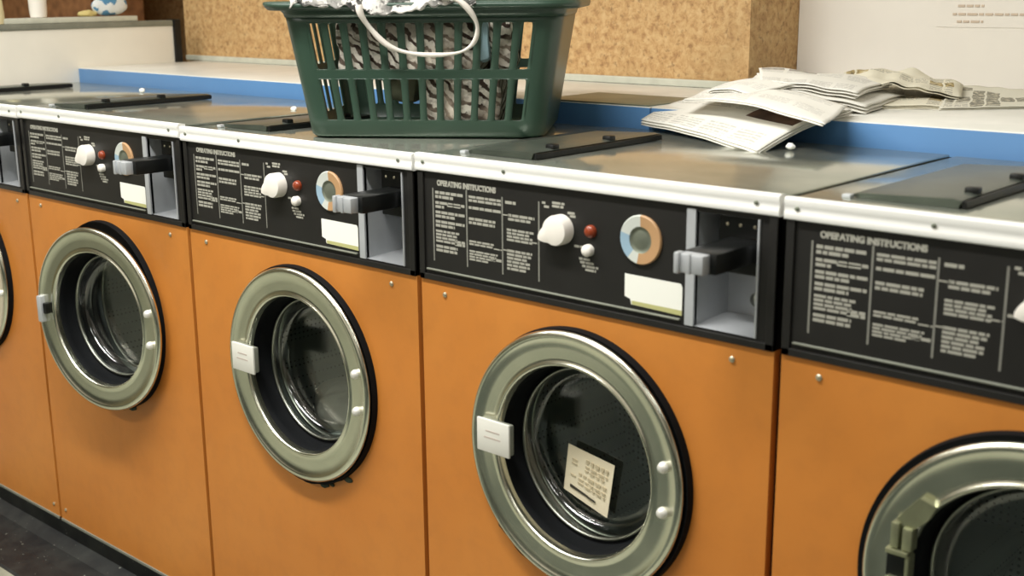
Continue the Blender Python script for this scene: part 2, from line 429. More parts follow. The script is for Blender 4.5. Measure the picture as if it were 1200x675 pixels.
def make_machine(idx, label, x, P):
    root = empty('washing_machine', (x, 0, ZT - HB))
    tag(root, label, 'washing machine', 'washing machines standing in a row')
    g = 0.0056
    x0, x1 = g, W - g
    up = Matrix.Translation((0, 0, HB))
    dz = P.get('dz', 0.0)
    def O(name, bm, m, parent=root, smooth=None):
        bmesh.ops.transform(bm, matrix=up, verts=bm.verts)
        return obj(name, bm, m, parent, smooth)
    # --- cabinet
    bm = bmesh.new()
    hole_panel(bm, x0, x1, -HB, -0.203, CX, CZ, 0.200, 0.0)
    def quad(*pts): bm.faces.new([bm.verts.new(p) for p in pts])
    quad((x0, 0, -HB), (x0, DEP, -HB), (x0, DEP, -0.203), (x0, 0, -0.203))
    quad((x1, 0, -HB), (x1, DEP, -HB), (x1, DEP, -0.203), (x1, 0, -0.203))
    quad((x0, DEP, -HB), (x1, DEP, -HB), (x1, DEP, -0.010), (x0, DEP, -0.010))
    quad((x0, 0, -HB), (x1, 0, -HB), (x1, DEP, -HB), (x0, DEP, -HB))
    quad((x0, 0.001, -0.203), (x1, 0.001, -0.203), (x1, 0.02, -0.203), (x0, 0.02, -0.203))
    bmesh.ops.remove_doubles(bm, verts=bm.verts, dist=0.0002)
    O('cabinet', bm, MT['orange'])
    # screws on the orange front
    for sx_, sz_ in P.get('screws', [(0.061, -0.2245), (0.611, -0.226)]):
        bm = bmesh.new()
        lathe(bm, [(0.0046, 0.001), (0.0046, -0.0015), (0.003, -0.0030), (0.0008, -0.0034)], (sx_, 0, sz_), 12, close='end')
        O('screw', bm, MT['screw'], smooth=40)
    # --- top plate with rounded aluminium front trim
    bm = bmesh.new()
    box(bm, x0 - 0.001, x1 + 0.001, 0.004, 0.520, -0.006 + dz, 0.0 + dz, 0.002)
    O('top_plate', bm, MT['steel_top'], smooth=30)
    bm = bmesh.new()
    sec = [(0.012, 0.0015), (0.002, 0.0032), (-0.004, 0.0030), (-0.0072, 0.0008), (-0.0076, -0.0045), (-0.0066, -0.0085), (-0.0058, -0.0120), (-0.0070, -0.0160), (-0.0078, -0.0205), (-0.0068, -0.0245), (-0.003, -0.0262), (0.004, -0.0262)]
    A = [bm.verts.new((x0 - 0.002, y, z + dz)) for y, z in sec]
    B = [bm.verts.new((x1 + 0.002, y, z + P.get('dzr', dz))) for y, z in sec]
    for i in range(len(sec) - 1): bm.faces.new([A[i], A[i + 1], B[i + 1], B[i]])
    bm.faces.new(A); bm.faces.new(B)
    tr = O('front_trim', bm, MT['alu'], smooth=50)
    for sx_ in (0.022, 0.20, 0.643):
        bm = bmesh.new()
        lathe(bm, [(0.0030, -0.006), (0.0030, -0.0082), (0.0012, -0.0092)], (sx_, 0, -0.0105 + dz), 10, close='end')
        s_ = O('trim_screw', bm, MT['plate'], parent=tr, smooth=40)
    # --- dispenser lid, set on the top plate, raised at its right edge
    if P.get('lid', True):
        L0, L1, Y0, Y1 = 0.062, 0.206, 0.055, 0.395
        bm = bmesh.new()
        h0, h1 = 0.003 + dz, 0.0105 + dz
        rows = []
        for yy, zz in ((Y0, 0.0), (Y0 + 0.012, 0.002), (Y1 - 0.01, 0.002), (Y1, 0.0)):
            rows.append([bm.verts.new((xx, yy, z + zz * 0.5)) for xx, z in ((L0, h0), (L0 + 0.01, h0 + 0.004), (L1 - 0.012, h1 + 0.002), (L1, h1))])
        for a, b in zip(rows, rows[1:]):
            for i in range(3): bm.faces.new([a[i], a[i + 1], b[i + 1], b[i]])
        edge = [e for e in bm.edges if e.is_boundary]
        r = bmesh.ops.extrude_edge_only(bm, edges=edge)
        for v_ in [q for q in r['geom'] if isinstance(q, bmesh.types.BMVert)]:
            v_.co.z = dz + 0.0005
            v_.co.x += 0.006 * (-1 if v_.co.x > 0.13 else 1); v_.co.y += 0.003 * (1 if v_.co.y < 0.2 else -1)
        lid = O('dispenser_lid', bm, [MT['lid']], smooth=25)
        bm = bmesh.new()
        box(bm, L1 - 0.002, L1 + 0.004, Y0 + 0.004, Y1, 0.001 + dz, 0.0100 + dz, 0.001)
        O('lid_edge', bm, MT['black_plastic'], parent=lid)
        for ky in (0.115, 0.262):
            bm = bmesh.new()
            box(bm, L1 - 0.020, L1 - 0.002, ky - 0.008, ky + 0.008, 0.009 + dz, 0.020 + dz, 0.003)
            O('lid_knob', bm, MT['black_plastic'], parent=lid, smooth=40)
        bm = bmesh.new()
        box(bm, L0 - 0.008, L0 + 0.004, Y0 - 0.008, Y0 + 0.004, 0.0 + dz, 0.005 + dz, 0.001)
        O('lid_catch', bm, MT['coin_steel'], parent=lid)
    # --- control panel
    px0, px1 = x0 + 0.0005, x1 - 0.0005
    bm = bmesh.new()
    rx0, rx1, rz0, rz1 = 0.548, 0.645, -0.190, -0.030
    yb = 0.0
    def rect(xa, xb, za, zb, y): bm.faces.new([bm.verts.new((xa, y, za)), bm.verts.new((xb, y, za)), bm.verts.new((xb, y, zb)), bm.verts.new((xa, y, zb))])
    rect(px0, rx0, -0.203, -0.020, yb); rect(rx1, px1, -0.203, -0.020, yb)
    rect(rx0, rx1, -0.203, rz0, yb); rect(rx0, rx1, rz1, -0.020, yb)
    bmesh.ops.remove_doubles(bm, verts=bm.verts, dist=1e-5)
    r = bmesh.ops.extrude_face_region(bm, geom=list(bm.faces))
    for v_ in [q for q in r['geom'] if isinstance(q, bmesh.types.BMVert)]: v_.co.y += 0.006
    box(bm, px0, px0 + 0.002, 0.001, DEP - 0.01, -0.203, -0.007)
    box(bm, px1 - 0.002, px1, 0.001, DEP - 0.01, -0.203, -0.007)
    box(bm, px0, px0 + 0.012, -0.004, 0.002, -0.203, -0.024, 0.001)
    box(bm, px1 - 0.012, px1, -0.004, 0.002, -0.203, -0.024, 0.001)
    box(bm, px0, px1, -0.004, 0.002, -0.203, -0.193, 0.001)
    pan = O('control_panel', bm, MT['black_panel'])
    bm = bmesh.new()
    box(bm, 0.022, 0.526, -0.0045, 0.0, -0.1862, -0.1835, 0.0008)
    O('moulding', bm, MT['rail'], parent=pan)
    ox, sx, oz = P.get('ox', 0.04), P.get('sx', 1.0), P.get('oz', 0.0)
    bm = bmesh.new()
    bm.free()
    bms = [bmesh.new() for _ in range(4)]; lines = []
    instruction_print(bms, lines, ox, sx, oz)
    for q, b_ in enumerate(bms): O('printed_column' if q < 3 else 'printed_legend', b_, MT['print'], parent=pan)
    for b_ in lines: O('column_line', b_, MT['print_line'], parent=pan)
    t = text_mesh('OPERATING INSTRUCTIONS', 0.0118, (ox + 0.008, -0.0005, HB - 0.0435 + oz), MT['print'], pan, 'panel_title', 1.0)
    wd = t.dimensions.x if t.dimensions.x > 0 else 0.13
    k = (0.130 * sx) / max(wd, 1e-4)
    for v_ in t.data.vertices: v_.co.x = (ox + 0.008) + (v_.co.x - (ox + 0.008)) * k
    XX = lambda q: ox + (q - 0.04) * sx
    bm = bmesh.new(); knob_mesh(bm, (XX(0.311), -0.084 + oz)); O('selector_knob', bm, MT['white'], parent=pan, smooth=35)
    bm = bmesh.new(); lathe(bm, [(0.0095, 0.0), (0.0095, -0.004), (0.0075, -0.008), (0.002, -0.0095)], (XX(0.367), 0, -0.080 + oz), 20, close='end'); O('indicator_lamp', bm, MT['red'], parent=pan, smooth=50)
    bm = bmesh.new(); lathe(bm, [(0.0090, 0.0), (0.0090, -0.008), (0.0075, -0.0105), (0.002, -0.0115)], (XX(0.3635), 0, -0.1085 + oz), 20, close='end'); O('push_button', bm, MT['white'], parent=pan, smooth=50)
    # round dial with two-tone face
    dc = (XX(0.457), -0.081 + oz)
    bm = bmesh.new()
    n = 48
    for i in range(n):
        a0, a1 = 2 * PI * i / n, 2 * PI * (i + 1) / n
        am = math.degrees((a0 + a1) / 2)
        mi = 1 if (am < 90 or am > 262) else (2 if 165 < am < 235 else 0)
        q = [(0.019, -0.0035), (0.034, -0.0045), (0.0355, -0.003), (0.0355, 0.0)]
        vv = [[bm.verts.new((dc[0] + r_ * math.cos(a), y_, dc[1] + r_ * math.sin(a))) for r_, y_ in q] for a in (a0, a1)]
        for j in range(3):
            f = bm.faces.new([vv[0][j], vv[1][j], vv[1][j + 1], vv[0][j + 1]]); f.material_index = mi
    bmesh.ops.remove_doubles(bm, verts=bm.verts, dist=1e-5)
    O('coin_dial', bm, [MT['dial_w'], MT['dial_o'], MT['dial_b']], parent=pan, smooth=40)
    bm = bmesh.new(); lathe(bm, [(0.0195, -0.0036), (0.016, -0.001), (0.0125, -0.0015), (0.004, -0.003)], (dc[0], 0, dc[1]), 32, close='end'); O('dial_centre', bm, MT['plate'], parent=pan, smooth=50)
    # white sticker
    bm = bmesh.new()
    lx, lz = XX(0.429), -0.1335 + oz
    vs = [(lx, lz), (lx + 0.096, lz - 0.001), (lx + 0.099, lz - 0.006), (lx + 0.099, lz - 0.046), (lx + 0.012, lz - 0.044), (lx + 0.010, lz - 0.036), (lx, lz - 0.033)]
    f = bm.faces.new([bm.verts.new((a, -0.0008, b)) for a, b in vs])
    f2 = bm.faces.new([bm.verts.new((a, -0.0011, b)) for a, b in ((lx + 0.013, lz - 0.038), (lx + 0.099, lz - 0.0385), (lx + 0.099, lz - 0.046), (lx + 0.013, lz - 0.0435))]); f2.material_index = 1
    r = bmesh.ops.extrude_face_region(bm, geom=[f])
    for v_ in [q for q in r['geom'] if isinstance(q, bmesh.types.BMVert)]: v_.co.y = 0
    O('price_sticker', bm, [MT['white_card'], MT['yellowed']], parent=pan)
    # --- coin box: open steel recess with black coin chute and slide
    bm = bmesh.new()
    d = 0.085
    def q4(*p): bm.faces.new([bm.verts.new(v_) for v_ in p])
    q4((rx0, -0.001, rz0), (rx0, d, rz0), (rx0, d, rz1), (rx0, -0.001, rz1))
    q4((rx1, -0.001, rz0), (rx1, d, rz0), (rx1, d, rz1), (rx1, -0.001, rz1))
    q4((rx0, -0.001, rz0), (rx1, -0.001, rz0), (rx1, d, rz0 + 0.004), (rx0, d, rz0 + 0.004))
    q4((rx0, -0.001, rz1), (rx1, -0.001, rz1), (rx1, d, rz1), (rx0, d, rz1))
    q4((rx0, d, rz0), (rx1, d, rz0), (rx1, d, rz1), (rx0, d, rz1))
    bmesh.ops.remove_doubles(bm, verts=bm.verts, dist=1e-5)
    box(bm, 0.5335, rx0 + 0.0005, -0.003, 0.001, rz0 - 0.001, -0.027, 0.0008)
    box(bm, rx1 - 0.001, rx1 + 0.002, -0.0025, 0.001, rz0, rz1, 0.0005)
    cb = O('coin_box', bm, MT['coin_steel'])
    bm = bmesh.new()
    box(bm, 0.572, rx1 - 0.002, 0.018, d - 0.001, -0.112, rz1 - 0.003, 0.002)
    O('coin_chute', bm, MT['black_plastic'], parent=cb)
    for q in (0.586, 0.606, 0.628):
        bm = bmesh.new(); lathe(bm, [(0.0024, 0.019), (0.0024, 0.0165), (0.001, 0.0158)], (q, 0, -0.045), 10, close='end'); O('chute_rivet', bm, MT['screw'], parent=cb)
    bm = bmesh.new()
    lathe(bm, [(0.010, d - 0.001), (0.010, d - 0.01), (0.004, d - 0.014)], (0.60, 0, -0.160), 16, close='end')
    O('lock_barrel', bm, MT['lip'], parent=cb, smooth=40)
    tipy = P.get('slide', -0.085)
    bm = bmesh.new()
    box(bm, 0.590, 0.640, tipy, 0.02, -0.090, -0.062, 0.003)
    sl = O('coin_slide', bm, MT['black_plastic'], smooth=30)
    bm = bmesh.new()
    box(bm, 0.592, 0.630, tipy - 0.016, tipy + 0.003, -0.0885, -0.0635, 0.002)
    box(bm, 0.588, 0.596, tipy - 0.020, tipy - 0.006, -0.0900, -0.0620, 0.002)
    box(bm, 0.606, 0.612, tipy - 0.018, tipy - 0.010, -0.0890, -0.0630, 0.001)
    O('slide_plate', bm, MT['coin_steel'], parent=sl, smooth=30)
    # --- rubber gasket behind the door, a little ragged at the bottom left
    bm = bmesh.new()
    rg = random.Random(idx * 5 + 1)
    jag = P.get('jag', [])
    gcz = CZ + P.get('ddz', 0.0); gcx = CX + P.get('gdx', 0.0); GR = P.get('gr', 0.2125)
    def rad(base):
        def f_(a):
            dgr = math.degrees(a)
            e = 0.0
            for c_, w_, h_ in jag:
                dd = abs((dgr - c_ + 180) % 360 - 180)
                if dd < w_: e = max(e, h_ * (0.55 + 0.45 * math.sin(dgr * 2.9) * math.cos(dgr * 1.3)) * (1 - (dd / w_) ** 3))
            return base + e
        return f_
    lathe(bm, [(0.152, 0.050), (0.154, 0.006), (0.196, -0.004), (0.2055, -0.0075), (0.2095, -0.0105), (rad(GR - 0.002), -0.0120), (rad(GR), -0.004), (rad(GR), 0.0006)], (gcx, 0, gcz), 120)
    O('door_gasket', bm, MT['black'], smooth=60)
    for c_, w_, h_ in jag:
        bm = bmesh.new()
        for _ in range(10):
            a = math.radians(c_ + rg.uniform(-w_, w_) * 0.8); rr = 0.214 + rg.uniform(0.0, h_)
            m_ = Matrix.Translation((gcx + rr * math.cos(a), -0.001, gcz + rr * math.sin(a))) @ Matrix.Diagonal((rg.uniform(.006, .014), 0.0025, rg.uniform(.003, .007), 1))
            bmesh.ops.create_icosphere(bm, subdivisions=2, radius=1.0, matrix=m_)
        O('gasket_residue', bm, MT['fluff'], smooth='all')
    # --- drum
    bm = bmesh.new()
    lathe(bm, [(0.1445, 0.062), (0.232, 0.066), (0.238, 0.075), (0.238, 0.40)], (CX, 0, CZ), 64)
    rr = lathe(bm, [(0.238, 0.40), (0.06, 0.395), (0.05, 0.375)], (CX, 0, CZ), 64, close='end')
    dr = O('drum', bm, MT['drum'], smooth=30)
    bm = bmesh.new()
    lathe(bm, [(0.1500, 0.066), (0.1480, 0.062), (0.1455, 0.0605), (0.1430, 0.063), (0.1425, 0.070)], (CX, 0, CZ), 80)
    O('drum_lip', bm, MT['lip'], parent=dr, smooth='all')
    for a0 in P.get('paddles', (20, 140, 260)):
        a = math.radians(a0)
        bm = bmesh.new()
        ca, sa = math.cos(a), math.sin(a)
        def pp(rad_, tan_, y_): return (CX + rad_ * ca - tan_ * sa, y_, CZ + rad_ * sa + tan_ * ca)
        sect = [(0.237, -0.055), (0.200, -0.034), (0.165, -0.012), (0.160, 0.0), (0.165, 0.012), (0.200, 0.034), (0.237, 0.055)]
        A = [bm.verts.new(pp(r_, t_, 0.075)) for r_, t_ in sect]; B = [bm.verts.new(pp(r_, t_, 0.385)) for r_, t_ in sect]
        for i in range(6): bm.faces.new([A[i], A[i + 1], B[i + 1], B[i]])
        bm.faces.new(A); bm.faces.new(B)
        O('drum_paddle', bm, MT['drum'], parent=dr, smooth=50)
    # --- door
    ang = P.get('ajar', 0.0)
    hx = CX + 0.205
    M = Matrix.Translation((P.get('ddx', 0.0), 0.008, P.get('ddz', 0.0)))
    if ang:
        M = Matrix.Translation((P.get('ddx', 0.0), 0, 0)) @ Matrix.Translation((hx, -0.006, 0)) @ Matrix.Rotation(math.radians(ang), 4, 'Z') @ Matrix.Translation((-hx, 0.006, 0))
    UM = up @ M
    def D(name, bm, m, parent, smooth=None):
        bmesh.ops.transform(bm, matrix=UM, verts=bm.verts)
        return obj(name, bm, m, parent, smooth)
    c = (CX, 0, CZ)
    bm = bmesh.new()
    lathe(bm, [(0.2025, -0.016), (0.2070, -0.0172), (0.2085, -0.0195), (0.2080, -0.0225), (0.2045, -0.0265), (0.2000, -0.0275), (0.1955, -0.0262),
               (0.1920, -0.0242), (0.1800, -0.0235), (0.1660, -0.0225), (0.1600, -0.0222), (0.1575, -0.0240), (0.1555, -0.0250), (0.1530, -0.0238), (0.1515, -0.0195),
               (0.1508, -0.014), (0.1503, -0.008)], c, 128)
    door = D('door', bm, MT['ring'], root, smooth=60)
    bm = bmesh.new()
    lathe(bm, [(0.1365, 0.027), (0.1350, 0.031), (0.1315, 0.042), (0.1280, 0.051), (0.1220, 0.0545), (0.1100, 0.0555), (0.05, 0.0565), (0.004, 0.057)], c, 96, close='end')
    D('door_glass', bm, MT['glass'], door, smooth='all')
    bm = bmesh.new()
    lathe(bm, [(0.1506, -0.010), (0.1492, -0.0085), (0.1480, 0.004), (0.1470, 0.026), (0.1420, 0.030)], c, 96)
    D('glass_seal', bm, MT['black'], door, smooth='all')
    bm = bmesh.new()
    lathe(bm, [(0.1430, 0.032), (0.1420, 0.0275), (0.1395, 0.0245), (0.1370, 0.0250), (0.1355, 0.0285), (0.1358, 0.032)], c, 96)
    D('glass_ring', bm, MT['lip'], door, smooth='all')
    for bz in (-0.4035, -0.4735):
        bm = bmesh.new()
        lathe(bm, [(0.0088, -0.022), (0.0088, -0.0255), (0.0070, -0.0300), (0.0035, -0.0322), (0.0008, -0.0325)], (0.5135, 0, bz), 20, close='end')
        D('hinge_bolt', bm, MT['white' if idx in (1, 3) else 'screw'] if False else MT['bolt'], door, smooth='all')
    if P.get('latch', 'cap') == 'cap':
        bm = bmesh.new()
        box(bm, 0.1580, 0.2250, -0.0330, -0.0220, -0.4600, -0.4080, 0.003)
        lt = D('latch_handle', bm, MT['rail'], door, smooth=40)
        bm = bmesh.new()
        box(bm, 0.1560, 0.2260, -0.0370, -0.0325, -0.4620, -0.4060, 0.0015)
        for i, (xa, xb) in enumerate(((0.176, 0.206), (0.172, 0.208))):
            box(bm, xa, xb, -0.0373, -0.0368, -0.4265 - i * 0.011, -0.4240 - i * 0.011, 0, mi=1)
        D('latch_label', bm, [MT['latch_card'], MT['ink_soft']], door, smooth=40)
    elif P['latch'] == 'small':
        bm = bmesh.new()
        box(bm, 0.140, 0.156, -0.036, -0.018, -0.472, -0.410, 0.003)
        lt = D('latch_handle', bm, MT['coin_steel'], door, smooth=40)
        bm = bmesh.new()
        box(bm, 0.156, 0.168, -0.032, -0.022, -0.452, -0.426, 0.003)
        D('latch_catch', bm, MT['black_plastic'], door, smooth=40)
    else:
        bm = bmesh.new()
        vs = [(0.178, -0.365), (0.205, -0.332), (0.226, -0.338), (0.217, -0.358), (0.202, -0.373), (0.185, -0.374)]
        f = bm.faces.new([bm.verts.new((a, -0.0225, b)) for a, b in vs])
        r = bmesh.ops.extrude_face_region(bm, geom=[f])
        for v_ in [q for q in r['geom'] if isinstance(q, bmesh.types.BMVert)]: v_.co.y = -0.034
        lt = D('latch_bracket', bm, MT['brass'], door)
        bm = bmesh.new()
        box(bm, 0.173, 0.184, -0.040, -0.022, -0.403, -0.369, 0.002)
        box(bm, 0.188, 0.201, -0.040, -0.022, -0.403, -0.373, 0.002)
        box(bm, 0.168, 0.198, -0.042, -0.024, -0.411, -0.404, 0.002)
        box(bm, 0.168, 0.200, -0.042, -0.022, -0.470, -0.444, 0.003)
        box(bm, 0.194, 0.199, -0.040, -0.022, -0.446, -0.410, 0.001)
        D('latch_clip', bm, MT['brass'], door, smooth=40)
        bm = bmesh.new()
        box(bm, 0.166, 0.195, -0.0300, -0.0220, -0.446, -0.409, 0.001)
        D('latch_recess', bm, MT['black_plastic'], door)
    # --- bottom strip
    bm = bmesh.new()
    box(bm, x0, x1, -0.003, 0.004, -HB, -HB + 0.007, 0.001)
    O('bottom_strip', bm, MT['rail'])
    for sx_ in (0.030, 0.650):
        bm = bmesh.new()
        lathe(bm, [(0.0046, 0.001), (0.0046, -0.0015), (0.003, -0.0030), (0.0008, -0.0034)], (sx_, 0, -HB + 0.035), 12, close='end')
        O('screw', bm, MT['screw'], smooth=40)
    return root

MT['mat'] = plain('added_dark_green', (58, 66, 60), 0.8, 0, 0.2)  # dark tone of the added unseen sheet and block mirrored in the doors
MT['photo'] = plain('printed_photo', (92, 66, 52), 0.6, 0, 0.6, 0.3, 22)
MT['bolt'] = plain('bright_hinge_bolt', (236, 234, 226), 0.28, 0.3)
MT['latch_card'] = plain('white_latch_card', (226, 224, 214), 0.6)
MT['ink_soft'] = plain('soft_grey_ink', (196, 182, 172), 0.8)

make_machine(0, 'orange washing machine at the far left, cut off by the frame beside the white partition', -W,
             dict(dz=0.003, screws=[(0.062, -0.2245), (0.625, -0.226)]))
make_machine(1, 'orange washing machine with its round door slightly ajar, dark gap above the door ring', 0.0,
             dict(dz=0.005, ajar=8.0, ddx=0.027, gdx=0.008, gr=0.2150, latch='small', jag=[(276, 15, 0.008)]))
make_machine(2, 'orange washing machine under the left part of the green basket, a pale lump in its drum', W,
             dict(dz=0.001, ddx=0.010, gdx=0.012, jag=[(285, 24, 0.004), (225, 18, 0.004)]))
make_machine(3, 'orange washing machine with a cream paper ticket stuck on its door glass', 2 * W,
             dict(dz=0.0035, gdx=0.004, slide=-0.092, jag=[(232, 18, 0.006)]))
make_machine(4, 'orange washing machine at the right edge of the row, with a bare metal door latch', 3 * W,
             dict(dz=0.002, ox=0.0445, sx=1.075, oz=0.0015, latch='bare', ddz=-0.007, ddx=0.011, gdx=0.011, gr=0.2175, paddles=(95, 215, 335)))

# brown strips painting the orange-tinged shade in the narrow gaps between cabinets
for i in range(4):
    bm = bmesh.new()
    box(bm, i * W - 0.0048, i * W + 0.0048, 0.014, 0.5, ZT - HB, ZT - 0.210)
    nm = ['two leftmost cabinets', 'cabinet with the ajar door and the next one', 'two cabinets under the green basket', 'two rightmost cabinets']
    tag(obj('gap_shade', bm, MT['seam']), 'narrow painted strip of brown shade between the ' + nm[i], 'painted shade strip', 'painted shade strips between cabinets')

# ticket on the glass of the third door
def ticket():
    root_x = 2 * W - 0.007
    bm = bmesh.new()
    cs = [Vector((0.288, 0, -0.445)), Vector((0.381, 0, -0.459)), Vector((0.367, 0, -0.551)), Vector((0.278, 0, -0.525))]
    n = 8
    def pt(u, v, dy=0.0):
        a = cs[0].lerp(cs[1], u); b = cs[3].lerp(cs[2], u); p = a.lerp(b, v)
        return Vector((p.x + root_x, 0.0532 - 0.0005 * math.sin(u * PI) + dy, p.z + ZT))
    g = [[bm.verts.new(pt(i / n, j / n)) for i in range(n + 1)] for j in range(n + 1)]
    for j in range(n):
        for i in range(n): bm.faces.new([g[j][i], g[j][i + 1], g[j + 1][i + 1], g[j + 1][i]])
    def mark(u0, u1, v0, v1, mi):
        f = bm.faces.new([bm.verts.new(pt(u, v, -0.0012)) for u, v in ((u0, v0), (u1, v0), (u1, v1), (u0, v1))]); f.material_index = mi
    rnd = random.Random(4)
    for r_, (v0, h) in enumerate(((0.14, 0.07), (0.27, 0.035), (0.35, 0.035), (0.47, 0.05), (0.58, 0.035), (0.66, 0.035))):
        u = 0.42 if r_ < 3 else 0.3
        while u < 0.86:
            w_ = rnd.uniform(0.05, 0.13); mark(u, min(u + w_, 0.9), v0, v0 + h, 1); u += w_ + 0.04
    for v0 in (0.25, 0.33, 0.58): mark(0.12, 0.24, v0, v0 + 0.03, 1)
    [mark(0.14 + 0.058 * q, 0.14 + 0.058 * (q + 1.02), 0.80 + 0.003 * q, 0.86, 2) for q in range(10)]
    o = obj('paper_ticket', bm, [MT['cream_tag'], MT['ink'], MT['ink_dark']])
    md = o.modifiers.new('s', 'SOLIDIFY'); md.thickness = 0.0008; md.offset = 1
    tag(o, 'cream paper ticket with faded print stuck on the door glass of a washing machine', 'ticket')
ticket()

# pale and tan crumpled lumps in the drum of the machine below the basket
def cloth_blob(name, centre, rad, mat, seed, amp=0.35, label=None, cat=None, sq=(1, 1, 1), grp=None, freq=9, sub=5, M=None, flat=None):
    bm = bmesh.new()
    bmesh.ops.create_icosphere(bm, subdivisions=sub, radius=1.0)
    off = Vector((seed * 3.1, seed * 1.7, seed * 0.9))
    for v in bm.verts:
        n = v.co.normalized()
        q = Vector((n.x * rad[0], n.y * rad[1], n.z * rad[2]))
        d = noise.noise(q * freq + off); d2 = abs(noise.noise(q * freq * 2.3 + off * 2))
        v.co = q * (1 + amp * d + amp * 0.6 * (d2 - 0.25))
        if M is not None: v.co = M @ v.co
        v.co += Vector(centre)
        if flat is not None and v.co.z < flat: v.co.z = flat + (v.co.z - flat) * 0.03
    o = obj(name, bm, mat, smooth='all')
    if label: tag(o, label, cat, grp)
    return o
wx = W + CX
cloth_blob('pale_lump', (wx - 0.03, 0.20, ZT + CZ - 0.130), (0.11, 0.09, 0.060), MT['drum_pale'], 2, 0.5, 'pale crumpled lump at the bottom of the drum of the machine below the basket', 'laundry')
cloth_blob('tan_lump', (wx + 0.10, 0.27, ZT + CZ - 0.03), (0.055, 0.06, 0.09), MT['drum_tan'], 5, 0.4, 'tan crumpled lump at the right inside of a washing machine drum', 'laundry')

# ------------------------------------------------------------------ ledge behind the machines
YL = 0.547
def ledge(xa, xb, yb, label, plate=None):
    root = empty('ledge', ((xa + xb) / 2, YL, 0))
    loc = Vector(((xa + xb) / 2, YL, 0))
    def B(name, m, x0, x1, y0, y1, z0, z1, bev=0.002):
        bm = bmesh.new(); box(bm, x0 - loc.x, x1 - loc.x, y0 - YL, y1 - YL, z0, z1, bev)
        return obj(name, bm, m, root, smooth=30)
    B('worktop', MT['worktop'], xa, xb, YL + 0.001, yb, ZT + 0.036, ZT + 0.043)
    B('fascia', MT['blue'], xa, xb, YL, YL + 0.018, 0.0, ZT + 0.0405, 0.001)
    B('back_frame', MT['rail'], xa, xb, yb - 0.03, yb, 0.0, ZT + 0.036, 0.0)
    if plate: B('grey_strip', MT['plate'], plate[0], plate[1], YL + 0.001, 0.735, ZT + 0.043, ZT + 0.0455, 0.001)  # thin grey strip laid on the front part of the worktop
    tag(root, label, 'ledge')
    return root
ledge(-0.71, 1.432, 0.995, 'long pale ledge with blue front and grey strip, running behind the green basket', (1.16, 1.430))
ledge(1.436, 4.6, 1.205, 'pale ledge with blue front at the right, carrying the newspapers')
bm = bmesh.new(); box(bm, -0.71, 4.6, 0.527, 0.545, ZT - 0.03, ZT - 0.004)  # black strip painting the dark gap between machine backs and ledge front
tag(obj('back_gap_shade', bm, MT['black']), 'thin black strip painting the dark gap along the foot of the blue ledge front', 'strip')

# ------------------------------------------------------------------ the room
def struct(name, bm, m):
    return tag(obj(name, bm, m), kind='structure')
def sbox(name, m, *a, bev=0.0):
    bm = bmesh.new(); box(bm, *a, bev); return struct(name, bm, m)
sbox('floor', MT['floor'], -3.0, 6.0, -3.6, 2.2, -0.1, 0.0)
sbox('ceiling', MT['ceil'], -3.0, 6.0, -3.6, 2.2, 2.6, 2.7)
sbox('wall_front', MT['wall'], -3.0, 6.0, -3.7, -3.6, 0.0, 2.6)
sbox('wall_left', MT['wall_dim'], -3.1, -3.0, -3.7, 2.3, 0.0, 2.6)
sbox('wall_right', MT['wall'], 6.0, 6.1, -3.7, 2.3, 0.0, 2.6)
sbox('wall_back', MT['wall'], 1.372, 6.0, 1.21, 1.30, 0.0, 2.6)
sbox('wall_back_left', MT['chip'], -3.0, -0.80, 1.95, 2.05, 0.0, 2.6)
bm = bmesh.new(); box(bm, -0.812, 1.371, 1.000, 1.22, 0.0, 2.6)
bm.faces.ensure_lookup_table(); bm.normal_update()
for f in bm.faces:
    if abs(f.normal.x) > 0.9: f.material_index = 1
tag(obj('wall_boxing', bm, [MT['chip'], MT['chip']]), kind='structure')
sbox('wall_return', MT['chip'], -0.90, -0.812, 1.10, 2.0, 0.0, 2.6)
sbox('trim_1', MT['board'], -0.80, 1.372, 0.988, 1.000, ZT + 0.0435, ZT + 0.060, bev=0.002)
# plinth and speckled black step under the machines
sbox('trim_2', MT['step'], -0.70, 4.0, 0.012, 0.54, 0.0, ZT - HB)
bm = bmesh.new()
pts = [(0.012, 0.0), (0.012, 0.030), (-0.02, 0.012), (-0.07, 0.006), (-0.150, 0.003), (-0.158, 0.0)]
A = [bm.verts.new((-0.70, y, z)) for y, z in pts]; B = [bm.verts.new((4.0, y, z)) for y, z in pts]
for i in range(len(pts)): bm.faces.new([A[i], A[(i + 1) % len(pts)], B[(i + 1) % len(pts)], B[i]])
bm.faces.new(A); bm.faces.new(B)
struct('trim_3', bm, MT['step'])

sbox('added_dark_sheet', MT['mat'], 0.45, 5.2, -2.6, -0.85, 0.0, 0.006)  # unseen dark sheet, added to darken the reflections in the right-hand door rings
sbox('added_dark_block', MT['mat'], -3.0, 6.0, -3.6, -3.2, 0.0, 1.0)  # unseen dark block, added for contrast in the door-ring reflections

